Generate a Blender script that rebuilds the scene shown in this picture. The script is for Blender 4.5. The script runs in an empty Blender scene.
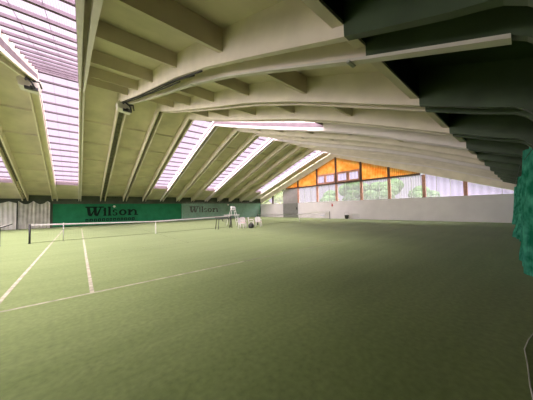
import bpy, bmesh, math, random
from mathutils import Vector, Matrix
random.seed(7)
S = bpy.context.scene
C = S.collection

# ------------------------------------------------------------------ dimensions
XF, SP = 0.212, 2.317            # first beam, bay width
RY, RZ, TS = 17.54, 9.20, 0.357  # ridge, beam underside at the ridge, roof slope
WY = 34.88                       # far long wall
GX = 28.05                       # end wall with the windows
BX = -11.6                       # end wall behind the camera
NY = 17.82                       # line the nets stand on
def F(k): return XF + SP * k
CAMB = [(-2, .03), (0, .03), (1.2, .07), (2.8, .17), (4.2, .24), (6.2, .25), (9, .12), (12, .01), (15, -.07), (17.54, -.10), (20.5, .0), (40, 0)]
def under(Y):                                        # beam underside, slightly cambered on the camera side
    for (a, p), (b, q) in zip(CAMB, CAMB[1:]):
        if a <= Y <= b: return RZ - abs(Y - RY) * TS + p + (q-p)*(Y-a)/(b-a)
    return RZ - abs(Y - RY) * TS
def glz(Y): return RZ - abs(Y - RY) * TS - .48      # top of the gable glazing
def knots(a, b): return [a] + [c[0] for c in CAMB if a + .01 < c[0] < b - .01] + [b]

# ------------------------------------------------------------------ materials
def mat(name, col, rough=.7, spec=.3, noise=0., nscale=3., metal=0., bump=0., bscale=40., col2=None):
    m = bpy.data.materials.new(name); m.use_nodes = True
    nt = m.node_tree; b = nt.nodes['Principled BSDF']
    b.inputs['Base Color'].default_value = (*col, 1); b.inputs['Roughness'].default_value = rough
    b.inputs['Specular IOR Level'].default_value = spec; b.inputs['Metallic'].default_value = metal
    if noise or col2:
        tc = nt.nodes.new('ShaderNodeTexCoord'); n = nt.nodes.new('ShaderNodeTexNoise')
        n.inputs['Scale'].default_value = nscale; n.inputs['Detail'].default_value = 6
        r = nt.nodes.new('ShaderNodeValToRGB')
        c2 = col2 or tuple(max(0, c * (1 - noise)) for c in col)
        c1 = col if col2 else tuple(min(1, c * (1 + noise)) for c in col)
        r.color_ramp.elements[0].position = .35; r.color_ramp.elements[1].position = .65
        r.color_ramp.elements[0].color = (*c2, 1); r.color_ramp.elements[1].color = (*c1, 1)
        nt.links.new(tc.outputs['Object'], n.inputs['Vector']); nt.links.new(n.outputs['Fac'], r.inputs['Fac'])
        nt.links.new(r.outputs['Color'], b.inputs['Base Color'])
    if bump:
        tc = nt.nodes.new('ShaderNodeTexCoord'); n = nt.nodes.new('ShaderNodeTexNoise')
        n.inputs['Scale'].default_value = bscale
        bp = nt.nodes.new('ShaderNodeBump'); bp.inputs['Strength'].default_value = bump; bp.inputs['Distance'].default_value = .02
        nt.links.new(tc.outputs['Object'], n.inputs['Vector'])
        nt.links.new(n.outputs['Fac'], bp.inputs['Height']); nt.links.new(bp.outputs['Normal'], b.inputs['Normal'])
    return m

def sheer(name, col, trans=.3, clear=.2, stripes=None, col2=None, nscale=1.5):
    """diffuse + translucent + see-through mix; optional stripes (axis, scale, depth)"""
    m = bpy.data.materials.new(name); m.use_nodes = True; nt = m.node_tree
    nt.nodes.clear(); N = nt.nodes.new; L = nt.links.new
    out = N('ShaderNodeOutputMaterial'); d = N('ShaderNodeBsdfDiffuse'); t = N('ShaderNodeBsdfTranslucent'); tr = N('ShaderNodeBsdfTransparent')
    m1 = N('ShaderNodeMixShader'); m2 = N('ShaderNodeMixShader')
    m1.inputs[0].default_value = trans; m2.inputs[0].default_value = clear
    for n in (d, t): n.inputs[0].default_value = (*col, 1)
    tr.inputs[0].default_value = (*col, 1)
    src = None
    tc = N('ShaderNodeTexCoord')
    if col2:
        n = N('ShaderNodeTexNoise'); n.inputs['Scale'].default_value = nscale; n.inputs['Detail'].default_value = 5
        r = N('ShaderNodeValToRGB'); r.color_ramp.elements[0].position = .35; r.color_ramp.elements[1].position = .65
        r.color_ramp.elements[0].color = (*col2, 1); r.color_ramp.elements[1].color = (*col, 1)
        L(tc.outputs['Object'], n.inputs[0]); L(n.outputs['Fac'], r.inputs[0]); src = r.outputs[0]
    if stripes:
        ax, sc, dep = stripes
        w = N('ShaderNodeTexWave'); w.bands_direction = ax; w.inputs['Scale'].default_value = sc
        w.inputs['Distortion'].default_value = .6; w.inputs['Detail'].default_value = 2
        L(tc.outputs['Object'], w.inputs['Vector'])
        mx = N('ShaderNodeMix'); mx.data_type = 'RGBA'; mx.blend_type = 'MULTIPLY'; mx.inputs[0].default_value = dep
        if src: L(src, mx.inputs[6])
        else: mx.inputs[6].default_value = (*col, 1)
        L(w.outputs['Color'], mx.inputs[7]); src = mx.outputs[2]
    if src:
        for n in (d, t, tr): L(src, n.inputs[0])
    L(d.outputs[0], m1.inputs[1]); L(t.outputs[0], m1.inputs[2]); L(m1.outputs[0], m2.inputs[1]); L(tr.outputs[0], m2.inputs[2])
    L(m2.outputs[0], out.inputs[0]); return m

M = dict(
    cream=mat('cream_paint', (.58, .52, .41), .75, .2, .10, .9, bump=.15, bscale=6),
    creamrib=mat('cream_rib_paint', (.67, .61, .48), .6, .3, .07, 1.5),
    skylit_rib=mat('skylit_rib_tone', (.70, .65, .60), .55, .3, .05, 2),  # rib colour lightened, skylight falling on it put into the tone
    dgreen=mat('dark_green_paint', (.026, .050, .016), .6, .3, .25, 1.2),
    dgreen_edge=mat('dark_green_edge', (.055, .085, .04), .55, .3, .2, 2),
    joint=mat('dark_joint', (.19, .185, .15), .85, .1, .2, 4),
    carpet=None, line=None,
    gwall=mat('end_wall_paint', (.72, .70, .68), .8, .2, .05, .7),
    lwall=mat('long_wall_dark', (.07, .085, .06), .85, .2, .2, 1),
    rwall=mat('side_wall_dark', (.05, .07, .045), .85, .2, .2, 1),
    banner=mat('green_banner', (.018, .17, .075), .8, .15, .12, 1.3),
    banner2=mat('faded_green_banner', (.17, .36, .26), .8, .15, .12, 1.3),
    black=mat('black_print', (.010, .022, .016), .8, .1),
    grprint=mat('faded_print', (.012, .03, .024), .8, .1),
    white=mat('white_paint', (.78, .78, .76), .5, .3, .04, 5),
    whiteplastic=mat('white_plastic', (.75, .72, .72), .35, .5, .04, 8),
    pinkplastic=mat('pinkish_cushion', (.66, .42, .42), .6, .3, .08, 8),
    bluecloth=mat('blue_seat', (.30, .40, .55), .7, .2, .08, 8),
    dark=mat('black_metal', (.015, .017, .017), .45, .5, .1, 8),
    cable=mat('cable_rubber', (.03, .03, .028), .6, .3, .1, 9),
    greymetal=mat('galvanised_metal', (.42, .43, .40), .4, .5, .12, 12, metal=.5),
    duct=mat('pale_duct', (.58, .56, .46), .5, .4, .06, 3),
    brown=mat('red_brown_wood', (.50, .26, .19), .6, .3, .15, 5),
    dbrown=mat('dark_brown_wood', (.085, .05, .035), .6, .3, .2, 5),
    bar=mat('skylight_bar', (.075, .055, .065), .6, .3, .1, 6),
    dim_liner=mat('dim_liner_paint', (.13, .105, .11), .6, .3, .08, 3),  # dark tone chosen to hold down glare on sunlit rib sides
    doorp=mat('grey_door_panel', (.34, .33, .31), .6, .3, .08, 2),
    doorl=mat('grey_door_lower', (.22, .225, .20), .6, .3, .08, 2),
    red=mat('red_enamel', (.5, .05, .04), .5, .4, .05, 5),
    netcord=mat('net_cord', (.26, .32, .17), .8, .1, .1, 9),
    netband=mat('net_band', (.70, .70, .66), .7, .2, .06, 9),
    ball=mat('yellow_felt', (.6, .7, .12), .9, .1, .1, 20),
    ground=mat('outside_grass', (.12, .20, .05), .9, .1, .3, .5),
    leaf=mat('tree_leaves', (.035, .075, .02), .8, .2, 0, .8, col2=(.012, .032, .008)),
    leaf2=mat('sunlit_tree_leaves', (.10, .12, .03), .8, .2, 0, .8, col2=(.04, .065, .015)),  # leaf colour lightened and yellowed to stand for sunlight
    bark=mat('bark', (.12, .08, .05), .9, .1, .2, 5),
    greencurtain=sheer('green_net_cloth', (.20, .95, .68), .45, .06, ('X', 9, .35), (.03, .36, .20), 4.),
    greycurtain=sheer('grey_net_cloth', (.80, .80, .74), .25, .10, ('X', 4, .3), (.62, .62, .56), 2.),
    palecurtain=sheer('pale_net_cloth', (.88, .88, .84), .25, .06, ('X', 5, .2), (.76, .76, .72), 2.),
    veil=sheer('grey_mesh_veil', (.84, .90, .84), .2, .82, None, (.74, .80, .74), 1.2),
    orange=sheer('orange_sheet', (.98, .66, .32), .6, .30, ('Y', 1.6, .4), (.90, .42, .12), 1.8),
)
def glass(name, tint, clear, stripes=None, glow=.8):
    return sheer(name, tint, glow, clear, stripes)
M['sky_glass'] = glass('ribbed_skylight_sheet', (.94, .85, .93), .97, ('X', 7, .12))
M['win_glass'] = glass('streaked_window_glass', (.84, .80, .84), .90, ('Y', 1.3, .14))
M['clear_glass'] = glass('window_glass', (.88, .82, .92), .92, ('Y', .6, .08))

# carpet: two-tone worn green felt, directional brushing
def carpet():
    m = bpy.data.materials.new('green_carpet'); m.use_nodes = True; nt = m.node_tree; N = nt.nodes.new; L = nt.links.new
    b = nt.nodes['Principled BSDF']; b.inputs['Roughness'].default_value = .9; b.inputs['Specular IOR Level'].default_value = .15
    b.inputs['Sheen Weight'].default_value = .10; b.inputs['Sheen Roughness'].default_value = .5
    tc = N('ShaderNodeTexCoord')
    n1 = N('ShaderNodeTexNoise'); n1.inputs['Scale'].default_value = .35; n1.inputs['Detail'].default_value = 5
    n2 = N('ShaderNodeTexNoise'); n2.inputs['Scale'].default_value = 14; n2.inputs['Detail'].default_value = 4
    mp = N('ShaderNodeMapping'); mp.inputs['Scale'].default_value = (.25, 2.5, 1)
    n3 = N('ShaderNodeTexNoise'); n3.inputs['Scale'].default_value = 1.; n3.inputs['Detail'].default_value = 4
    L(tc.outputs['Object'], n1.inputs[0]); L(tc.outputs['Object'], n2.inputs[0]); L(tc.outputs['Object'], mp.inputs[0]); L(mp.outputs[0], n3.inputs[0])
    r = N('ShaderNodeValToRGB'); r.color_ramp.elements[0].position = .3; r.color_ramp.elements[1].position = .7
    r.color_ramp.elements[0].color = (.160, .228, .068, 1); r.color_ramp.elements[1].color = (.215, .290, .102, 1)
    a = N('ShaderNodeMath'); a.operation = 'MULTIPLY_ADD'; a.inputs[1].default_value = .5
    L(n1.outputs['Fac'], a.inputs[0])
    a2 = N('ShaderNodeMath'); a2.operation = 'MULTIPLY'; a2.inputs[1].default_value = .5; L(n3.outputs['Fac'], a2.inputs[0]); L(a2.outputs[0], a.inputs[2])
    L(a.outputs[0], r.inputs[0])
    mx = N('ShaderNodeMix'); mx.data_type = 'RGBA'; mx.blend_type = 'OVERLAY'; mx.inputs[0].default_value = .35
    L(r.outputs[0], mx.inputs[6]); L(n2.outputs['Fac'], mx.inputs[7]); L(mx.outputs[2], b.inputs['Base Color'])
    bp = N('ShaderNodeBump'); bp.inputs['Strength'].default_value = .3; bp.inputs['Distance'].default_value = .01
    L(n2.outputs['Fac'], bp.inputs['Height']); L(bp.outputs[0], b.inputs['Normal'])
    return m
M['carpet'] = carpet()
def linemat(name, cover):
    m = bpy.data.materials.new(name); m.use_nodes = True; nt = m.node_tree; N = nt.nodes.new; L = nt.links.new
    b = nt.nodes['Principled BSDF']; b.inputs['Roughness'].default_value = .9
    b.inputs['Base Color'].default_value = (.62, .62, .45, 1)
    n = N('ShaderNodeTexNoise'); n.inputs['Scale'].default_value = 5; tc = N('ShaderNodeTexCoord'); L(tc.outputs['Object'], n.inputs[0])
    mr = N('ShaderNodeMapRange'); mr.inputs[1].default_value = .3; mr.inputs[2].default_value = .7
    mr.inputs[3].default_value = max(0, cover - .15); mr.inputs[4].default_value = min(1, cover + .15)
    L(n.outputs['Fac'], mr.inputs[0]); L(mr.outputs[0], b.inputs['Alpha']); return m
M['line'] = linemat('court_line_paint', .55); M['line2'] = linemat('worn_line_paint', .25); M['line3'] = linemat('faint_line_paint', .05)

# ------------------------------------------------------------------ mesh helper
class MB:
    def __init__(s): s.bm = bmesh.new()
    def box(s, a, b, mi=0):
        x0, y0, z0 = a; x1, y1, z1 = b
        v = [s.bm.verts.new(p) for p in ((x0,y0,z0),(x1,y0,z0),(x1,y1,z0),(x0,y1,z0),(x0,y0,z1),(x1,y0,z1),(x1,y1,z1),(x0,y1,z1))]
        for q in ((0,3,2,1),(4,5,6,7),(0,1,5,4),(1,2,6,5),(2,3,7,6),(3,0,4,7)):
            f = s.bm.faces.new([v[i] for i in q]); f.material_index = mi
        return s
    def prism(s, poly, axis, a, b, mi=0, taper=None):
        """poly of 2D points extruded along axis from a to b. X: pts=(y,z)  Y: pts=(x,z)  Z: pts=(x,y)"""
        def P(p, t): return (t, p[0], p[1]) if axis == 'X' else (p[0], t, p[1]) if axis == 'Y' else (p[0], p[1], t)
        A = [s.bm.verts.new(P(p, a)) for p in poly]; B = [s.bm.verts.new(P(p, b)) for p in poly]
        n = len(poly); fs = [s.bm.faces.new(A), s.bm.faces.new(B[::-1])]
        for i in range(n): fs.append(s.bm.faces.new((A[i], A[(i+1)%n], B[(i+1)%n], B[i])))
        for f in fs: f.material_index = mi
        return s
    def tube(s, pts, r, seg=8, r2=None, closed=False, mi=0):
        pts = [Vector(p) for p in pts]; n = len(pts); rings = []
        for i, p in enumerate(pts):
            t = (pts[min(i+1, n-1)] - pts[max(i-1, 0)]) if not closed else (pts[(i+1)%n] - pts[i-1])
            t.normalize(); u = t.cross(Vector((0,0,1)))
            if u.length < .05: u = t.cross(Vector((1,0,0)))
            u.normalize(); w = t.cross(u); rr = r if r2 is None else r + (r2 - r) * i / max(1, n-1)
            rings.append([s.bm.verts.new(p + (u*math.cos(a) + w*math.sin(a))*rr) for a in [2*math.pi*j/seg for j in range(seg)]])
        for i in range(n if closed else n-1):
            A, B = rings[i], rings[(i+1)%n]
            for j in range(seg):
                f = s.bm.faces.new((A[j], A[(j+1)%seg], B[(j+1)%seg], B[j])); f.material_index = mi; f.smooth = True
        if not closed:
            s.bm.faces.new(rings[0][::-1]).material_index = mi; s.bm.faces.new(rings[-1]).material_index = mi
        return s
    def ball(s, c, r, sc=(1,1,1), sub=2, jit=0, mi=0):
        g = bmesh.ops.create_icosphere(s.bm, subdivisions=sub, radius=r, matrix=Matrix.Translation(c) @ Matrix.Diagonal((*sc, 1)))
        for v in g['verts']:
            if jit: v.co += (v.co - Vector(c)).normalized() * random.uniform(-jit, jit)
            for f in v.link_faces: f.smooth = not jit; f.material_index = mi
        return s
    def lathe(s, c, prof, seg=20, mi=0):
        rings = [[s.bm.verts.new((c[0]+r*math.cos(2*math.pi*j/seg), c[1]+r*math.sin(2*math.pi*j/seg), c[2]+z)) for j in range(seg)] for r, z in prof]
        for A, B in zip(rings, rings[1:]):
            for j in range(seg):
                f = s.bm.faces.new((A[j], A[(j+1)%seg], B[(j+1)%seg], B[j])); f.smooth = True; f.material_index = mi
        s.bm.faces.new(rings[0][::-1]); s.bm.faces.new(rings[-1]); return s
    def build(s, name, mats, parent=None, fix=True):
        if fix: bmesh.ops.recalc_face_normals(s.bm, faces=s.bm.faces)
        me = bpy.data.meshes.new(name); s.bm.to_mesh(me); s.bm.free()
        for m in (mats if isinstance(mats, (list, tuple)) else [mats]): me.materials.append(m)
        o = bpy.data.objects.new(name, me); C.objects.link(o)
        if parent: o.parent = parent
        return o
def tag(o, label=None, cat=None, group=None, kind=None):
    for k, v in (('label', label), ('category', cat), ('group', group), ('kind', kind)):
        if v: o[k] = v
    return o
def thing(name, label, cat, loc=(0,0,0), rz=0, group=None):
    o = bpy.data.objects.new(name, None); C.objects.link(o); o.empty_display_size = .1
    o.location = loc; o.rotation_euler = (0,0,rz); return tag(o, label, cat, group)
def struct(o): o['kind'] = 'structure'; return o
def copy_tree(o, parent=None):
    c = o.copy(); C.objects.link(c); c.parent = parent
    for ch in list(o.children): copy_tree(ch, c)
    return c

# ------------------------------------------------------------------ floor and walls
struct(MB().box((BX-.3, -1.3, -.12), (GX+.3, WY+.3, 0)).build('floor', M['carpet']))
struct(MB().box((BX-.3, WY, 0), (GX+.3, WY+.25, 4.4)).build('wall_left', M['lwall']))
struct(MB().box((BX-.3, -1.5, 0), (GX+.3, -1.25, 3.9)).build('wall_right', M['rwall']))

# court lines, laid flush on the carpet (painted line segments)
lb = MB()
def seg(b, x0, y0, x1, y1, w=.05):
    if abs(x1-x0) < 1e-6: b.box((x0-w/2, y0, .0005), (x0+w/2, y1, .003))
    else: b.box((x0, y0-w/2, .0005), (x1, y0+w/2, .003))
def line_obj(name, rects, m, label, group=None):
    b = MB()
    for q in rects: seg(b, *q)
    return tag(b.build(name, m), label, 'court line', group)
B0, B1, SV0, SV1 = NY-11.885, NY+11.885, NY-6.4, NY+6.4
X0 = -1.144
line_obj('court_sideline', [(X0, B0, X0, B1, .07)], M['line'], 'long white doubles sideline crossing the left edge of the picture')
line_obj('court_sideline', [(X0+1.37, B0+.03, X0+1.37, B1, .07)], M['line'], 'white singles sideline running from the net to the near baseline')
line_obj('court_baseline', [(X0, B0, X0+5.2, B0, .06)], M['line'], 'white near baseline of the front court, left end')
line_obj('court_baseline', [(X0+5.2, B0, X0+10.97, B0, .06)], M['line2'], 'worn right continuation of the near baseline fading into the carpet')
line_obj('court_marking', [(X0+1.4, SV0, X0+9.57, SV0), (X0+9.6, B0, X0+9.6, B1), (X0+10.97, B0, X0+10.97, B1), (X0+5.485, SV0, X0+5.485, SV1), (X0+1.45, B1, X0+9.5, B1)],
         M['line3'], 'nearly worn away remaining lines of the front court')
X2 = 14.83
line_obj('court_marking', [(X2, B0, X2, B1), (X2+1.37, B0, X2+1.37, B1), (X2+9.6, B0, X2+9.6, B1), (X2+10.97, B0, X2+10.97, B1), (X2, B0, X2+10.97, B0), (X2, B1, X2+10.97, B1), (X2+1.37, SV0, X2+9.6, SV0)],
         M['line3'], 'faint lines of the far court near the end wall')

# ------------------------------------------------------------------ ceiling
PUR = [1.12, 3.55, 6.05, 8.65, 11.3, 14.0]             # cross rib positions on the right slope
PURL = [2*RY - y for y in PUR[1:]] + [33.9]          # on the left slope
SKY = [-3, -1, 3, 6, 10]                             # bays with skylights (left beam index)
SOF = .64                                           # soffit height above the beam underside
ROOFL, ROOFR = 34.88, -1.25
def slab_poly(ya, yb, lo, hi):                       # strip of roof between ya and yb, crossing the ridge if needed
    ys = knots(ya, yb)
    return [(y, under(y)+lo) for y in ys] + [(y, under(y)+hi) for y in reversed(ys)]
for k in range(-5, 12):
    a, b = F(k), F(k+1)
    if k in SKY:
        m = MB(); SL = {3: 6.3, 6: 16.9, 10: 16.9}.get(k, 3.8); m.prism(slab_poly(PUR[0], SL, .58, SOF+.03), 'X', a, b); m.prism(slab_poly(31.25, ROOFL, .25, SOF+.03), 'X', a, b)
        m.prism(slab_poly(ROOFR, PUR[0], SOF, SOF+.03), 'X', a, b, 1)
        y = PUR[0]; m.prism([(y, under(y)+.2), (y+.14, under(y)+.22), (y+.22, under(y)+.7), (y, under(y)+.7)], 'X', a, b, 0)
        m.prism([(y-.004, under(y)+.25), (y, under(y)+.25), (y, under(y)+SOF), (y-.004, under(y)+SOF)], 'X', a, b, 1)
        struct(m.build('ceiling', [M['cream'], M['dgreen']]))
    else:
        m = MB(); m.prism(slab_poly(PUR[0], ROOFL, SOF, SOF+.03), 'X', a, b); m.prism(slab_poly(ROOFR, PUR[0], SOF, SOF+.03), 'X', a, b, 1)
        for i, y in enumerate(PUR + PURL):
            off = (.12, .21, .25, .22, .20, .20)[i] if i < 6 else .53
            s = 1 if i < 6 else -1
            zt = under(y) + SOF + .05; z = under(y) + off; sl = TS * s
            m.prism([(y, z), (y+.13*1, z + .13*sl), (y+.27, zt+.27*sl), (y-(.0 if i == 0 else .04), zt)], 'X', a, b, 0)
            if i == 0: m.prism([(y-.004, z+.04), (y, z+.04), (y, zt), (y-.004, zt)], 'X', a, b, 1)
        struct(m.build('ceiling', [M['cream'], M['dgreen']]))

# skylights: ribbed sheet on cross bars, both sides of the ridge
for n, k in enumerate(SKY):
    a, b = F(k) + (.06 if k > 0 else .25), F(k+1) - (.38 if k >= 0 else .27); SL = {3: 6.3, 6: 16.9, 10: 16.9}.get(k, 3.8)
    root = thing('window_%d' % (n+1), None, None); root['kind'] = 'structure'
    for nm, y0, y1 in (('pane', SL, RY), ('pane', RY, 31.25)):
        P = slab_poly(y0, y1, .655, .665); MB().prism(P, 'X', a-.10, b+.10).build(nm, M['sky_glass'], root)
    m = MB(); y = SL
    while y < 31.4:
        if abs(y - RY) > .35:
            s = under(y+.05) - under(y); m.prism([(y-.05, under(y)+.56), (y+.05, under(y)+.56+s), (y+.05, under(y)+.65+s), (y-.05, under(y)+.65)], 'X', a-.05, b+.05)
        y += .90
    m.prism([(RY-.08, RZ+.46), (RY+.08, RZ+.46), (RY+.08, RZ+.62), (RY-.08, RZ+.62)], 'X', a-.05, b+.05)
    m.build('window_frame', M['bar'], root)
    g = MB()
    for xx in (a, b - .012): g.prism([(y, under(y)+.16) for y in knots(SL, 31.25)] + [(y, under(y)+.652) for y in reversed(knots(SL, 31.25))], 'X', xx, xx+.012)
    for y in (SL, 31.23): g.prism([(y, under(y)+.26), (y+.014, under(y)+.26), (y+.014, under(y)+.652), (y, under(y)+.652)], 'X', a, b)
    g.build('dimming_liner', M['dim_liner'], root)  # added dark liner, dims the overbright rib faces under the glass
    g = MB()
    for x in (a + .62, a + 1.24):
        for y0, y1 in ((SL, RY), (RY, 31.25)): g.prism(slab_poly(y0, y1, .64, .654), 'X', x-.004, x+.004)
    g.build('glazing_joint', M['bar'], root)

# ------------------------------------------------------------------ roof beams (pair of ribs with a dark joint between)
def rib_poly(lo, hi, y_from, y_to):
    pass
def beam_outline(hi):
    pts = [(WY-.02, under(WY))]
    pts += [(y, under(y)) for y in reversed(knots(1.12, 30))]
    knee = [(.55, under(.55)-.01), (.30, under(.30)-.01), (.16, 3.03), (.04, 2.985), (-.06, 2.91), (-.13, 2.82), (-.19, 2.68), (-.235, 2.50), (-.265, 2.26), (-.28, 2.0)]
    return pts, knee
def beam_parts(x, root, pale=False):
    pts, knee = beam_outline(SOF)
    XA, XB = (x-.50, x+.06) if 2 < x < 3 else (x-.38, x+.06) if x > 1 else (x-.27, x+.0) if x > 0 else (x-.22, x+.25)
    for sgn in (-1, 1):
        m = MB(); xi, xo = (XA+.09, XA) if sgn < 0 else (XB-.09, XB)
        xo_top = xo + sgn*.02
        def strip(pl, mi, topoff=SOF+.02):
            # outer side leans outwards towards the slab
            bi = [m.bm.verts.new((xi, y, z)) for y, z in pl]; bo = [m.bm.verts.new((xo, y, z)) for y, z in pl]
            tz = [(y, under(y)+topoff) for y, z in pl]
            ti = [m.bm.verts.new((xi, y, z)) for y, z in tz]; to = [m.bm.verts.new((xo_top, y, z)) for y, z in tz]
            for i in range(len(pl)-1):
                for q in ((bi[i],bi[i+1],bo[i+1],bo[i]), (bo[i],bo[i+1],to[i+1],to[i]), (ti[i],to[i],to[i+1],ti[i+1]), (bi[i],ti[i],ti[i+1],bi[i+1])):
                    m.bm.faces.new(q).material_index = mi
            m.bm.faces.new((bi[0],bo[0],to[0],ti[0])).material_index = mi; m.bm.faces.new((bi[-1],ti[-1],to[-1],bo[-1])).material_index = mi
        strip(pts, 0); strip([pts[-1]] + knee, 1)
        m.build('rib', [M['skylit_rib'] if pale else M['creamrib'], M['dgreen_edge']], root)
    j = MB()
    ys = list(reversed(knots(-.28, WY-.02)))
    lowz = [under(y)+(.22 if -3 < x < 1 else .46) for y in ys]
    j.prism([(y, z) for y, z in zip(ys, lowz)] + [(y, under(y)+.6) for y in reversed(ys)], 'X', XA+.089, XB-.089)
    j.build('joint_strip', M['creamrib'] if -3 < x < 1 else M['joint'], root)
    j = MB(); lo = .22 if -3 < x < 1 else .38
    ys = knots(-.28, RY-.1); j.prism([(y, under(y)+lo) for y in ys] + [(y, under(y)+lo+.1) for y in reversed(ys)], 'X', XA+.089, XB-.089)
    j.build('joint_strip', M['creamrib'], root)
    c = MB()
    c.prism([(-.281, 0), (-.281, 2.25), (-.30, 3.2), (-.80, 3.2), (-.80, 0)], 'X', XA, XA+.09)
    c.prism([(-.281, 0), (-.281, 2.25), (-.30, 3.2), (-.80, 3.2), (-.80, 0)], 'X', XB-.09, XB)
    c.prism([(-.40, 0), (-.40, 3.0), (-.78, 3.0), (-.78, 0)], 'X', XA+.09, XB-.09)
    c.build('column', M['dgreen_edge'], root)
BL = {
 -5: 'twin-ribbed cream roof beam farthest behind the camera',
 -4: 'twin-ribbed cream roof beam second from the rear end wall',
 -3: 'twin-ribbed cream roof beam on the far side of the small skylight at the left edge',
 -2: 'cream roof beam between the small left-edge skylight and the grey ceiling bay',
 -1: 'cream roof beam on the left side of the large top-left skylight, carrying a junction box',
  0: 'tall pale roof beam rising vertically on the right side of the large top-left skylight',
  1: 'cream roof beam carrying the cable duct and the junction box at its apex',
  2: 'cream roof beam just right of the one with the junction box, curving down at the upper right edge',
  3: 'cream roof beam along the left side of the long middle skylight',
  4: 'pinkish lit roof beam on the right side of the first long skylight right of the lettering',
  5: 'dark-jointed roof beam midway between the first and second far skylights',
  6: 'cream roof beam along the left side of the second far skylight',
  7: 'pale roof beam along the right side of the second far skylight',
  8: 'first thin far roof beam right of the second far skylight',
  9: 'second thin far roof beam right of the second far skylight',
 10: 'thin far roof beam along the left side of the last skylight by the orange gable',
 11: 'pale roof beam between the last skylight and the gable windows',
}
for k in range(-5, 12):
    r = thing('roof_beam', BL[k], 'roof beam', (0, 0, 0), 0, 'roof beams spanning the hall'); beam_parts(F(k), r, k in (4, 7, 11, 0))  # listed beams face a skylight and take the lightened rib colour
# edge beam built against the end wall
m = MB()
m.prism([(WY, glz(WY)+.08), (RY, glz(RY)+.08), (-1.25, glz(-1.25)+.08), (-1.25, under(-1.25)+1.1), (RY, RZ+1.1), (WY, under(WY)+1.1)], 'X', GX+.02, GX+.45)
m.build('trim_1', M['creamrib'])['kind'] = 'structure'
# dark recess and pale eave strip along the long wall
struct(MB().box((BX, WY-.10, 2.72), (GX, WY, 3.0)).build('trim_2', M['lwall']))

# cable duct along the beam with the junction box
d = thing('cable_duct', 'long pale cable duct under the beam with the junction box, dark cables beside it', 'cable duct', (F(1), 0, 0))
ys = list(reversed(knots(.02, RY-.5)))
MB().prism([(y, under(y)-.04) for y in ys] + [(y, under(y)-.004) for y in reversed(ys)], 'X', -.05, .06).build('duct', M['duct'], d)
m = MB()
for x, n in ((-.47, 22), (-.40, 21), (-.33, 19)):
    pts = [(x, y, under(y)-.035+.012*math.sin(y*1.1+x*30)) for y in [RY-.4-i*.6 for i in range(n)]]
    MB().tube(pts, .02, 6).build('cable', M['cable'], d)
for y in (1.3, 6.2, 12.4): MB().box((-.07, y, under(y)-.055), (.08, y+.04, under(y)-.03)).build('bracket', M['greymetal'], d)
def junction(k, label, s=1):
    x = F(k) - (.2 if k > 0 else 0); t = thing('junction_box', label, 'junction box', (x, RY, RZ-.14)); t.scale = (1.35, 1.35, 1.7)
    MB().prism([(-.30,-.30),(.26,-.36),(.34,-.08),(.22,-.005),(-.26,-.005),(-.36,-.10)], 'Y', -.30, .24).build('housing', M['duct'], t)
    MB().box((-.12, -.45, -.42), (.26, -.31, -.34)).build('clamp', M['dark'], t)
    mm = MB(); mm.tube([(-.1,-.3,-.1),(-.05,-.55,-.12),(.12,-.75,-.3),(.2,-.6,-.42),(.05,-.35,-.3)], .035, 7); mm.tube([(.1,-.28,-.1),(.3,-.5,-.16),(.36,-.32,-.3)], .03, 7)
    mm.build('cable_loop', M['cable'], t); return t
junction(1, 'grey junction box with dark cable loops at the start of the cable duct')
junction(-1, 'pale junction box on the ridge left of the large top-left skylight')

# ------------------------------------------------------------------ end wall with windows
LW = 2.42
struct(MB().box((GX, -1.5, 0), (GX+.25, 24.83, LW)).box((GX, 28.42, 0), (GX+.25, WY+.2, LW)).build('wall_end', M['gwall']))
MUL = [24.77, 20.87, 17.53, 13.86, 10.46, 7.0, 3.68]
g = thing('window_6', None, None); g['kind'] = 'structure'
for y in MUL:
    top = glz(y)+.1; MB().box((GX+.03, y-.15, LW), (GX+.21, y+.15, min(top, 4.95) if top > 5 else top)).build('mullion', M['brown'], g)
    if top > 5.2: MB().box((GX+.0, y-.13, 4.95), (GX+.22, y+.13, top)).build('mullion', M['dbrown'], g)
MB().box((GX-.04, 7.3, 4.93), (GX+.24, 27.6, 5.13)).build('rail', M['dbrown'], g)
MB().box((GX-.05, -1.2, LW), (GX+.26, 24.83, LW+.07)).box((GX-.05, 28.42, LW), (GX+.26, 34.8, LW+.07)).build('sill', M['gwall'], g)
edges = [-1.0] + sorted(MUL) 
for y0, y1 in zip(edges, edges[1:]):
    ps = []
    t0, t1 = min(4.95, glz(y0)+.1), min(4.95, glz(y1)+.1)
    ymid = RY - (RZ-.32-4.95)/TS
    ps = [(y0, LW+.05), (y1, LW+.05), (y1, t1)]
    if y0 < ymid < y1: ps.append((ymid, 4.95))
    ps.append((y0, max(t0, LW+.051)))
    MB().prism(ps, 'X', GX+.10, GX+.115).build('pane', M['win_glass'] if y0 > 5 else M['clear_glass'], g)
# thin glazing bars in the near windows
m = MB()
for y in (1.3, 4.8, 5.9, 8.15, 9.3, 11.6, 12.7, 15.1, 16.3, 18.7, 19.8, 22.1, 23.4): m.box((GX+.08, y-.02, LW), (GX+.13, y+.02, min(4.95, glz(y)+.1)))
m.build('glazing_bar', M['greymetal'], g)
MB().prism([(28.42, LW+.05), (34.6, LW+.05), (28.42, glz(28.42)+.1)], 'X', GX+.10, GX+.115).build('pane', M['clear_glass'], g)
MB().box((GX+.03, 31.0, LW), (GX+.2, 31.35, glz(31.2)+.1)).build('mullion', M['dbrown'], g)
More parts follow.
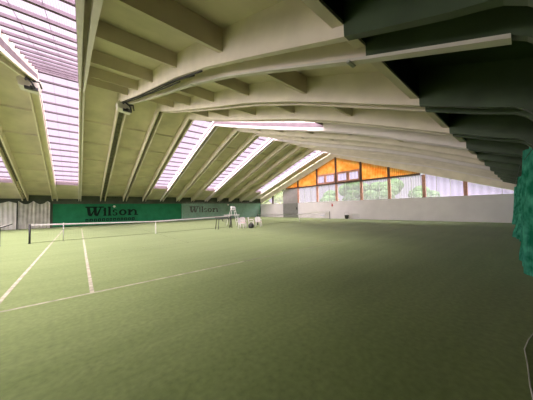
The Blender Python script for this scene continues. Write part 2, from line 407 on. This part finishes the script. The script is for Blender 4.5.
# orange sheets under the roof
ob = [5.9, 7.0, 10.46, 13.86, 17.53, 20.87, 24.77, 28.3]
WIN = {(17.53, 20.87): [(17.75, 19.25), (19.45, 20.70)], (13.86, 17.53): [(14.1, 15.55), (15.8, 17.3)]}
for y0, y1 in zip(ob[1:], ob[2:]):
    z0 = 5.13
    if (y0, y1) in WIN:
        z0 = 6.55
        f = MB(); pn = MB()
        f.box((GX+.02, y0, 5.13), (GX+.15, y1, 5.25)).box((GX+.02, y0, 6.48), (GX+.15, y1, 6.62))
        for a, b in WIN[(y0, y1)]:
            for e in (a, b): f.box((GX-.0, e-.09, 5.25), (GX+.16, e+.09, 6.48))
            f.box((GX, a+.09, 5.25), (GX+.16, b-.09, 5.36)).box((GX, a+.09, 6.36), (GX+.16, b-.09, 6.48))
            pn.box((GX+.07, a+.05, 5.3), (GX+.085, b-.05, 6.42))
            MB().box((GX+.09, a-.18, 5.2), (GX+.10, a-.10, 6.5)).build('orange_strip', M['orange'], g)
        MB().box((GX+.10, y0+.1, 5.2), (GX+.115, WIN[(y0,y1)][0][0], 6.5)).box((GX+.10, WIN[(y0,y1)][1][1], 5.2), (GX+.115, y1-.1, 6.5)).build('orange_strip', M['orange'], g)
        f.build('window_frame', M['brown'], g); pn.build('pane', M['clear_glass'], g)
    ys = [y0, y1]
    top = [(y, glz(y)+.1) for y in reversed(ys)]
    ps = [(y0, z0), (y1, z0)] + [(y, max(z, z0+.001)) for y, z in top]
    MB().prism(ps, 'X', GX+.11, GX+.125).build('orange_panel', M['orange'], g)
# tall grey door panel
dr = thing('door_1', None, None); dr['kind'] = 'structure'
m = MB().box((GX+.02, 24.92, 2.45), (GX+.16, 28.38, 4.95)); 
for i in range(12): y = 25.05 + i*.29; m.box((GX, y, 2.5), (GX+.02, y+.06, 4.9))
m.build('upper_panel', M['doorp'], dr)
m = MB().box((GX+.02, 24.92, 0.0), (GX+.16, 28.38, 2.45))
for i in range(12): y = 25.05 + i*.29; m.box((GX-.01, y, .08), (GX+.02, y+.06, 2.4))
for z in (.1, .8, 1.5, 2.2): m.box((GX-.02, 24.95, z), (GX-.0, 28.35, z+.06))
m.build('lower_panel', M['doorl'], dr)
MB().box((GX-.10, 24.98, 1.35), (GX-.02, 25.14, 1.75)).build('door_handle', M['dark'], dr)
tag(MB().tube([(GX-.09, 18.2, 1.75), (GX-.09, 18.2, 2.1)], .09, 10).tube([(GX-.09, 18.2, 2.1), (GX-.09, 18.25, 2.22)], .04, 8).box((GX-.1, 18.1, 1.85), (GX, 18.3, 2.0)).build('fire_extinguisher', M['red']),
    'small red extinguisher mounted high on the white end wall', 'extinguisher')

# rear end wall behind the camera, its unseen glazing added to let light in
struct(MB().box((BX-.25, -1.5, 0), (BX, WY+.2, LW)).build('wall_rear', M['gwall']))
g2 = thing('window_7', None, None); g2['kind'] = 'structure'
for y in (3.68, 7, 10.46, 13.86, 17.53, 20.87, 24.77, 28.3): MB().box((BX-.2, y-.12, LW), (BX-.04, y+.12, glz(y)+.1)).build('mullion', M['brown'], g2)
MB().prism([(-1.1, LW), (34.7, LW), (RY, RZ-.32)], 'X', BX-.14, BX-.12).build('pane', M['win_glass'], g2)
m = MB(); m.prism([(WY, glz(WY)+.08), (RY, glz(RY)+.08), (-1.25, glz(-1.25)+.08), (-1.25, under(-1.25)+1.1), (RY, RZ+1.1), (WY, under(WY)+1.1)], 'X', BX-.3, BX+.25)
struct(m.build('trim_3', M['creamrib']))

# ------------------------------------------------------------------ banners with lettering
def text_mesh(s, h, name, m, parent, x, z, wid=None, off=.02):
    cu = bpy.data.curves.new(name, 'FONT'); cu.body = s; cu.size = 1; cu.extrude = .006; cu.offset = off
    o = bpy.data.objects.new(name, cu); C.objects.link(o); dg = bpy.context.evaluated_depsgraph_get(); dg.update()
    me = bpy.data.meshes.new_from_object(o.evaluated_get(dg)); C.objects.unlink(o); bpy.data.objects.remove(o)
    xs = [v.co.x for v in me.vertices]; ys = [v.co.y for v in me.vertices]
    w, hh = max(xs)-min(xs), max(ys)-min(ys); x0, y0 = min(xs), min(ys)
    sx = (wid or w*h/hh)/w
    for v in me.vertices: v.co = Vector(((v.co.x-x0)*sx, -v.co.z, (v.co.y-y0)*h/hh))
    me.materials.append(m); t = bpy.data.objects.new(name, me); C.objects.link(t); t.parent = parent; t.location = (x, -.035, z); return t
def serif_word(parent, x, z, h, w, m):
    """heavy slab-serif Wilson built from strokes on a 5.5 x 1.1 m field"""
    L_ = {'b': MB()}; done = []; sx = w/5.5; sz = h/1.12; Y0, Y1 = -.045, -.022
    def end():
        o = L_['b'].build('letter', m, parent); o.location = (x, 0, z); L_['b'] = MB()
    def P(pts): L_['b'].prism([(px*sx, pz*sz) for px, pz in pts], 'Y', Y0, Y1)
    def R(x0, z0, x1, z1): P([(x0,z0),(x1,z0),(x1,z1),(x0,z1)])
    def ring(cx, cz, rx, rz, t, a0=0, a1=360, tz=None):
        tz = tz or t*.6; n = 20
        for i in range(n):
            q0, q1 = [math.radians(a0+(a1-a0)*j/n) for j in (i, i+1)]
            P([(cx+rx*math.cos(q0), cz+rz*math.sin(q0)), (cx+rx*math.cos(q1), cz+rz*math.sin(q1)), (cx+(rx-t)*math.cos(q1), cz+(rz-tz)*math.sin(q1)), (cx+(rx-t)*math.cos(q0), cz+(rz-tz)*math.sin(q0))])
    # W: two overlapping curved V strokes with top bar serifs
    R(0, .98, .62, 1.12); R(.62, .98, 1.12, 1.12); R(1.18, .98, 1.72, 1.12)
    P([(.12,1.0),(.42,1.0),(.50,.30),(.58,0),(.38,0),(.22,.15)]); P([(.38,0),(.58,0),(.86,.75),(.86,1.0),(.70,.6)])
    P([(.72,1.0),(1.02,1.0),(1.05,.30),(1.15,0),(.95,0),(.80,.15)]); P([(.95,0),(1.15,0),(1.50,1.0),(1.36,1.0)])
    end()
    # i
    R(1.66,.0,1.98,.12); R(1.72,0,1.93,.72); R(1.66,.62,1.93,.76); ring(1.82,.87,.12,.13,.12,tz=.13)
    end()
    # l
    R(2.08,0,2.46,.12); R(2.15,0,2.38,1.06); R(2.08,.98,2.38,1.10)
    end()
    # s (long curved)
    ring(2.82,.56,.24,.20,.15,20,250); ring(2.80,.20,.27,.21,.16,-160,80)
    end()
    # o
    ring(3.62,.37,.40,.38,.22)
    end()
    # n
    R(4.15,0,4.55,.12); R(4.22,0,4.46,.70); R(4.12,.62,4.46,.74); ring(4.78,.42,.36,.33,.22,0,180); R(4.92,0,5.14,.45); R(4.85,0,5.30,.12)
    end()
bn = thing('windbreak_banner', 'bright green wall banner with large black Wilson lettering', 'banner', (0, WY-.11, 0))
MB().box((-2.25, -.02, .05), (12.15, 0, 2.68)).build('cloth', M['banner'], bn)
serif_word(bn, .60, 1.16, 1.18, 5.85, M['black'])
m = MB(); x = .62
random.seed(3)
while x < 5.9:
    w = random.uniform(.26, .36)
    m.box((x, -.04, .50), (x+w*.35, -.022, .84)); m.box((x, -.04, .74), (x+w, -.022, .84)); m.box((x+w*.7, -.04, .50), (x+w, -.022, .80)); m.box((x, -.04, .50), (x+w*.8, -.022, .57))
    x += w + .10
m.build('small_lettering', M['black'], bn)
bn2 = thing('windbreak_banner', 'faded green wall banner with grey Wilson lettering behind mesh', 'banner', (0, WY-.11, 0))
MB().box((12.20, -.02, .05), (27.9, 0, 2.68)).build('cloth', M['banner2'], bn2)
serif_word(bn2, 13.4, 1.25, 1.0, 5.3, M['grprint'])

def curtain(name, pts, z0, z1, m, label, cat, amp=.08, wl=.45, scallop=.0, swl=1.6, thick=.0, nz=14, step=.06, bulge=None, grp=None, topwave=0):
    """cloth hanging along a path of (x, y) points"""
    bm = bmesh.new(); P = [Vector((a, b, 0)) for a, b in pts]; L = 0; path = []
    for i in range(len(P)-1):
        n = max(1, int((P[i+1]-P[i]).length/step))
        for j in range(n): path.append((P[i].lerp(P[i+1], j/n), (P[i+1]-P[i]).normalized()))
    path.append((P[-1], path[-1][1])); cols = []; s = 0; prev = path[0][0]
    ph = random.uniform(0, 6)
    for p, t in path:
        s += (p-prev).length; prev = p; nrm = Vector((-t.y, t.x, 0)); col = []
        zt = z1 - scallop*abs(math.sin(math.pi*s/swl)) - topwave*math.sin(s*1.3+ph)
        for i in range(nz+1):
            q = i/nz; z = z0 + (zt-z0)*q
            a = amp*(1-.35*q)*(math.sin(2*math.pi*s/wl+ph+.5*math.sin(q*4+s)) + .5*math.sin(2*math.pi*s/(wl*2.7)+q*2))
            if bulge: a += bulge(s, q)
            col.append(bm.verts.new(p + nrm*a + Vector((0,0,z))))
        cols.append(col)
    for A, B in zip(cols, cols[1:]):
        for i in range(nz):
            f = bm.faces.new((A[i], B[i], B[i+1], A[i+1])); f.smooth = True
    me = bpy.data.meshes.new(name); bm.to_mesh(me); bm.free(); me.materials.append(m)
    o = bpy.data.objects.new(name, me); C.objects.link(o); tag(o, label, cat, grp)
    return o
random.seed(5)
curtain('mesh_curtain', [(12.25, WY-.30), (27.6, WY-.30)], .03, 2.85, M['veil'], 'thin grey see-through mesh hanging before the faded banner', 'curtain', amp=.03, wl=.8)
curtain('divider_curtain', [(-9.5, WY-.45), (-4.95, WY-.45)], .02, 2.95, M['palecurtain'], 'pale net curtain at the far left edge of the picture', 'curtain', amp=.05, wl=.35, scallop=.25, swl=2.0)
curtain('divider_curtain', [(-4.85, WY-.40), (-2.45, WY-.40)], .02, 3.0, M['greycurtain'], 'grey gathered net curtain with scalloped top left of the green banner', 'curtain', amp=.06, wl=.3, scallop=.35, swl=1.1)

# green net along the right side of the hall
random.seed(2)
base = [(27.85, .62), (26.4, .60), (24, .40), (21.0, .34), (18, .26), (16.4, .25), (15.2, .10), (13.5, .04), (11, .02), (9.4, .06), (8.4, .0), (7.5, -.08), (7.2, -.26)]
def bul(s, q):
    v = 0
    for c, w, h, a in ((11.4, .8, .0, .20), (13.2, .5, .1, .12), (1.2, .6, .0, .15), (18.2, .9, 0., .08), (24.0, .5, .0, .06)):
        v -= a*math.exp(-((s-c)/w)**2)*math.exp(-(q/.18)**2)
    return v + .12*q*q
curtain('side_net', base, .01, 3.02, M['greencurtain'], 'long green net hanging in folds along the right side', 'net', amp=.085, wl=.95, nz=24, topwave=.05, bulge=bul)
tag(MB().tube([(7.0, -.15, 2.80), (10, .07, 2.80), (16, .25, 2.80), (27.9, .60, 2.80)], .006, 6).build('net_cable', M['dgreen_edge']), 'thin wire carrying the long green side net', 'wire')
tag(MB().tube([(4.5, .0, .015), (4.2, .05, .015), (3.9, .082, .015), (3.55, .06, .015), (3.15, .045, .015), (2.6, .0, .015)], .005, 6).build('hem_cord', M['netband']), 'pale cord lying on the carpet at the lower right edge', 'cord')

# ------------------------------------------------------------------ tennis nets
def tennis_net(x0, label, cable=True):
    r = thing('tennis_net', label, 'tennis net', (x0, NY, 0), 0, 'tennis nets across the courts'); L = 12.8
    sag = lambda x: 1.07 - .155*(1 - abs(x-L/2)/(L/2))**1.0
    MB().tube([(0,0,0),(0,0,1.08)], .045, 12).box((-.06,-.06,0),(.06,.06,.03)).build('post', M['dark'], r)
    MB().tube([(L,0,0),(L,0,1.08)], .045, 12).box((L-.06,-.06,0),(L+.06,.06,.03)).build('post', M['dark'], r)
    m = MB(); n = 106
    for i in range(1, n):
        x = L*i/n; m.box((x-.0014, -.0014, .06), (x+.0014, .0014, sag(x)-.04))
    for j in range(8):
        q = .05 + j*.125; m.prism([(.06, q*1), (L/2, q*.91), (L-.06, q), (L-.06, q+.004), (L/2, q*.91+.004), (.06, q+.004)], 'Y', -.002, .002)
    m.build('netting', M['netcord'], r)
    m = MB(); xs = [0, L/2, L]
    m.prism([(x, sag(x)-.065) for x in xs] + [(x, sag(x)) for x in reversed(xs)], 'Y', -.018, .018); m.build('headband', M['netband'], r)
    MB().box((L/2-.03, -.022, .0), (L/2+.03, .022, .92)).build('centre_strap', M['netband'], r)
    MB().prism([(.05, .03), (L/2, .02), (L-.05, .03), (L-.05, .06), (L/2, .05), (.05, .06)], 'Y', -.012, .012).build('bottom_cord', M['netcord'], r)
    return r
n1 = tennis_net(X0-.914, 'tennis net with dark posts across the front court, left of centre')
n2 = tennis_net(X2-.914, 'distant tennis net of the far court before the end wall')
for n in (n2,):
    pass
n3 = tennis_net(-3.15-12.8, 'tennis net of the left court, only its right post showing at the left edge')
t = thing('singles_stick', 'thin upright singles stick under the front net band, near its left end', 'stick', (X0+.46, NY, 0))
MB().tube([(0,-.04,0),(0,-.04,1.06)], .018, 8).build('stick', M['greymetal'], t); MB().box((-.03,-.06,1.02),(.03,-.02,1.07)).build('clip', M['netband'], t)
t = thing('crank_arm', 'black slanting bar with pale top edge beside the post at the left edge', 'bar', (-3.15, NY-.1, 0))
MB().prism([(0, .90), (.46, 1.10), (.46, 1.15), (0, .98)], 'Y', -.04, .04).build('bar', M['dark'], t)
MB().prism([(0, .98), (.46, 1.15), (.46, 1.18), (0, 1.02)], 'Y', -.05, .05).build('top_edge', M['netband'], t)

# ------------------------------------------------------------------ furniture between the courts
def chair(name, label, x, y, rz, m, m2, group=None):
    t = thing(name, label, 'chair', (x, y, 0), rz, group)
    MB().prism([(-.24,-.22),(.24,-.22),(.22,.24),(-.22,.24)], 'Z', .42, .46).build('seat', m2, t)
    for sx in (-1, 1):
        for sy, tx in ((-1, .23), (1, .2)):
            MB().tube([(sx*(tx+.03), sy*.25, 0), (sx*tx, sy*.2, .43)], .022, 7, .026).build('leg', m, t)
        MB().tube([(sx*.24, -.22, .44), (sx*.27, -.18, .66), (sx*.27, .14, .67), (sx*.24, .24, .60)], .02, 7).build('armrest', m, t)
    b = MB()
    for i in range(5): xx = -.18+.09*i; b.prism([(xx-.032,.44),(xx+.032,.44),(xx*1.05+.032,.86),(xx*1.05-.032,.86)], 'Y', .235, .255)
    b.tube([(-.23,.24,.44),(-.24,.27,.82),(-.12,.28,.90),(.12,.28,.90),(.24,.27,.82),(.23,.24,.44)], .022, 7)
    b.build('backrest', m, t); return t
chair('garden_chair', 'white garden chair nearest the right post of the front net', 10.75, 16.0, .6, M['whiteplastic'], M['whiteplastic'], 'white chairs between the courts')
chair('garden_chair', 'white garden chair with pinkish seat left of the dark bag', 11.35, 16.7, -.4, M['whiteplastic'], M['pinkplastic'], 'white chairs between the courts')
chair('garden_chair', 'white garden chair behind the dark bag', 12.2, 16.6, .9, M['whiteplastic'], M['whiteplastic'], 'white chairs between the courts')
chair('garden_chair', 'rightmost white garden chair, beside the far net post', 12.75, 16.2, 2.2, M['whiteplastic'], M['pinkplastic'], 'white chairs between the courts')
t = thing('sports_bag', 'round dark bag lying on the carpet among the white chairs', 'bag', (11.35, 15.45, 0), .5)
m = MB(); m.lathe((0,0,0), [(.10,.0),(.20,.03),(.25,.15),(.24,.30),(.14,.40),(.05,.42)], 18); m.build('bag_body', M['dark'], t)
MB().tube([(-.12,0,.36),(-.08,0,.50),(.08,0,.50),(.12,0,.36)], .018, 7).build('strap', M['cable'], t)
t = thing('bench', 'black slatted bench beside the right end of the front net', 'bench', (9.6, 17.0, 0), .15)
m = MB()
for i in range(4): m.box((-.75, -.2+i*.11, .86), (.75, -.12+i*.11, .90))
m.build('seat', M['dark'], t)
m = MB()
for i in range(3): m.box((-.75, .25, .95+i*.0), (.75, .28, 1.0))
m.build('backrest', M['dark'], t)
for sx in (-.65, .65):
    for sy in (-.15, .2): MB().tube([(sx+.1*(1 if sx>0 else -1), sy, 0), (sx, sy, .88)], .028, 7).build('leg', M['dark'], t)
for sx in (-.3, .35): MB().tube([(sx, -.1, .86), (sx+.12, -.1, .62)], .03, 6).build('brace', M['dark'], t)
# umpire chair
t = thing('umpire_chair', 'tall white A-frame umpire chair standing between the courts', 'umpire chair', (12.1, 19.6, 0), .7)
for sx in (-1, 1):
    for sy in (-1, 1): MB().tube([(sx*.48, sy*.55, 0), (sx*.16, sy*.10, 1.95)], .024, 8).build('leg', M['white'], t)
for z in (.35, .7, 1.05, 1.4): 
    q = 1 - z/1.95; MB().box((-.22-.26*q, -(.12+.43*q)-.03, z), (.22+.26*q, -(.12+.43*q)+.03, z+.04)).build('rung', M['white'], t)
MB().box((-.22, -.2, 1.60), (.22, .18, 1.65)).build('seat', M['white'], t)
MB().box((-.18, .15, 1.66), (.18, .18, 1.98)).build('backrest', M['white'], t)
for sx in (-1, 1): MB().tube([(sx*.26,-.18,1.62),(sx*.27,-.16,1.86),(sx*.27,.2,1.86)], .02, 6).build('armrest', M['white'], t)
t = thing('folding_table', 'narrow white tabletop on thin legs beside the umpire chair', 'table', (13.2, 21.6, 0), -.8)
MB().box((-.85,-.25,.98),(.85,.25,1.03)).build('tabletop', M['white'], t)
for sx in (-.75,.75):
    for sy in (-.2,.2): MB().tube([(sx,sy,0),(sx,sy,.985)], .02, 6).build('leg', M['greymetal'], t)
# things by the end wall
chair('folding_chair', 'pale chair with a bluish seat standing against the end wall', 27.3, 19.45, -1.57, M['whiteplastic'], M['bluecloth'])
t = thing('ball_hopper', 'dark tub hanging in a tubular frame by the white end wall', 'ball hopper', (27.3, 15.6, 0), -1.2)
MB().lathe((0,0,.06), [(.16,0),(.22,.05),(.26,.30),(.27,.50),(.26,.50)], 16).build('tub', M['dark'], t)
m = MB(); m.tube([(-.32,0,0),(-.30,0,.75),(-.22,0,.95),(.22,0,.95),(.30,0,.75),(.32,0,0)], .02, 7); m.build('frame', M['greymetal'], t)
for s in (-.3, .3): MB().tube([(s,-.22,.02),(s,.22,.02)], .02, 7).build('foot', M['greymetal'], t)
t = thing('wire_basket', 'low wire basket on legs right of the dark tub', 'basket', (27.4, 14.4, 0), 0)
m = MB()
for i in range(9):
    y = -.4+i*.1
    m.box((-.2,y-.006,.25),(-.188,y+.006,.7)); m.box((.188,y-.006,.25),(.2,y+.006,.7)); m.box((-.2,y-.006,.25),(.2,y+.006,.262))
for z in (.25,.4,.55,.7):
    m.box((-.206,-.4,z),(-.194,.4,z+.014)); m.box((.194,-.4,z),(.206,.4,z+.014)); m.box((-.2,-.406,z),(.2,-.394,z+.014)); m.box((-.2,.394,z),(.2,.406,z+.014))
m.build('basket', M['greymetal'], t)
for sx in (-.19,.19):
    for sy in (-.39,.39): MB().tube([(sx,sy,0),(sx,sy,.26)], .014, 6).build('leg', M['greymetal'], t)
# round white lamps on the long wall
for x, z, lb_ in ((3.5, 2.33, 'small round white lamp on the wall above the black lettering'), (20.4, 2.45, 'small round white lamp on the faded banner toward the far corner')):
    t = thing('wall_lamp', lb_, 'lamp', (x, WY-.14, z), 0, 'round white wall lamps')
    MB().ball((0,-.12,0), .14, sub=3).build('globe', M['white'], t); MB().box((-.06,-.02,-.06),(.06,.05,.06)).build('mount', M['greymetal'], t)

# ------------------------------------------------------------------ outside
struct(MB().box((GX+1, -60, -.6), (GX+90, 90, -.5)).build('outside_ground', M['ground']))
def tree(x, y, h, r, m, label, n=16, grp='trees outside the end wall'):
    t = thing('tree', label, 'tree', (x, y, -.5), 0, grp)
    MB().tube([(0,0,0),(.1,.05,h*.35),(.0,.1,h*.7)], .22, 8, .08).build('trunk', M['bark'], t)
    b = MB()
    for i in range(n):
        a = random.uniform(0, 6.28); rr = random.uniform(0, r*.75); z = h*random.uniform(.22, .86)
        b.ball((rr*math.cos(a), rr*math.sin(a), z), r*random.uniform(.32, .5), (1,1,.85), 3, .10)
    b.build('crown', m, t)
random.seed(11)
tree(38, 38, 7.5, 3.6, M['leaf2'], 'sunlit yellow-green tree seen left of the tall grey door')
tree(36, 45, 8.0, 3.2, M['leaf2'], 'yellow-green tree outside at the far left window corner')
tree(44, 29, 6.2, 3.0, M['leaf'], 'green tree outside just right of the tall grey door')
tree(42, 22, 7.4, 3.6, M['leaf'], 'broad green tree outside the window under the small framed panes')
tree(40, 15.5, 6.8, 3.4, M['leaf'], 'green tree outside the window right of the gable centre')
tree(43, 11, 6.0, 2.6, M['leaf'], 'low green tree outside the third window from the right')

# ------------------------------------------------------------------ light
w = bpy.data.worlds.new('overcast_sky'); S.world = w; w.use_nodes = True; nt = w.node_tree; N = nt.nodes.new; L = nt.links.new
bg = nt.nodes['Background']; tc = N('ShaderNodeTexCoord'); sp = N('ShaderNodeSeparateXYZ'); L(tc.outputs['Generated'], sp.inputs[0])
cr = N('ShaderNodeValToRGB'); L(sp.outputs['Z'], cr.inputs[0])
e = cr.color_ramp.elements; e[0].position = 0; e[0].color = (.90, .84, .98, 1); e[1].position = 1; e[1].color = (.86, .87, .90, 1)
mr = N('ShaderNodeMapRange'); L(sp.outputs['Z'], mr.inputs[0]); mr.inputs[1].default_value = .5; mr.inputs[2].default_value = 1.; mr.inputs[3].default_value = .44; mr.inputs[4].default_value = .52
nz = N('ShaderNodeTexNoise'); nz.inputs['Scale'].default_value = 2.2; L(tc.outputs['Generated'], nz.inputs[0])
mx = N('ShaderNodeMix'); mx.data_type = 'RGBA'; mx.blend_type = 'MULTIPLY'; mx.inputs[0].default_value = .12; L(cr.outputs[0], mx.inputs[6]); L(nz.outputs['Color'], mx.inputs[7])
L(mx.outputs[2], bg.inputs[0]); L(mr.outputs[0], bg.inputs[1])
def sun(name, rot, en, ang, col):
    l = bpy.data.lights.new(name, 'SUN'); l.energy = en; l.angle = math.radians(ang); l.color = col
    o = bpy.data.objects.new(name, l); C.objects.link(o); o.rotation_euler = rot; return o
sun('overcast_sun', (math.radians(18), 0, 0), 20, 110, (1, .98, .95))
sun('low_fill_sun', (0, math.radians(-77), 0), 11, 55, (1, .97, .95))   # added fill lamp, shines in through the rear gable glazing

# ------------------------------------------------------------------ camera
cd = bpy.data.cameras.new('camera'); cam = bpy.data.objects.new('camera', cd); C.objects.link(cam)
Rr, Uu, Bb = (0.761829, -0.647439, -0.020953), (-0.008247, -0.042037, 0.999082), (-0.647725, -0.760957, -0.037364)
Mx = Matrix(((Rr[0], Uu[0], Bb[0], 0), (Rr[1], Uu[1], Bb[1], 0), (Rr[2], Uu[2], Bb[2], 1.6864), (0, 0, 0, 1)))
cam.matrix_world = Mx; cd.sensor_fit = 'HORIZONTAL'; cd.sensor_width = 36; cd.lens = 220.56/533*36; cd.clip_start = .05; cd.clip_end = 300
S.camera = cam
S.view_settings.view_transform = 'Standard'; S.view_settings.look = 'None'; S.view_settings.gamma = 1; S.view_settings.exposure = 1.2
S.view_settings.use_curve_mapping = False
S.cycles.max_bounces = 10; S.cycles.diffuse_bounces = 6; S.cycles.transparent_max_bounces = 16
S.cycles.use_denoising = True; S.cycles.sample_clamp_indirect = 6
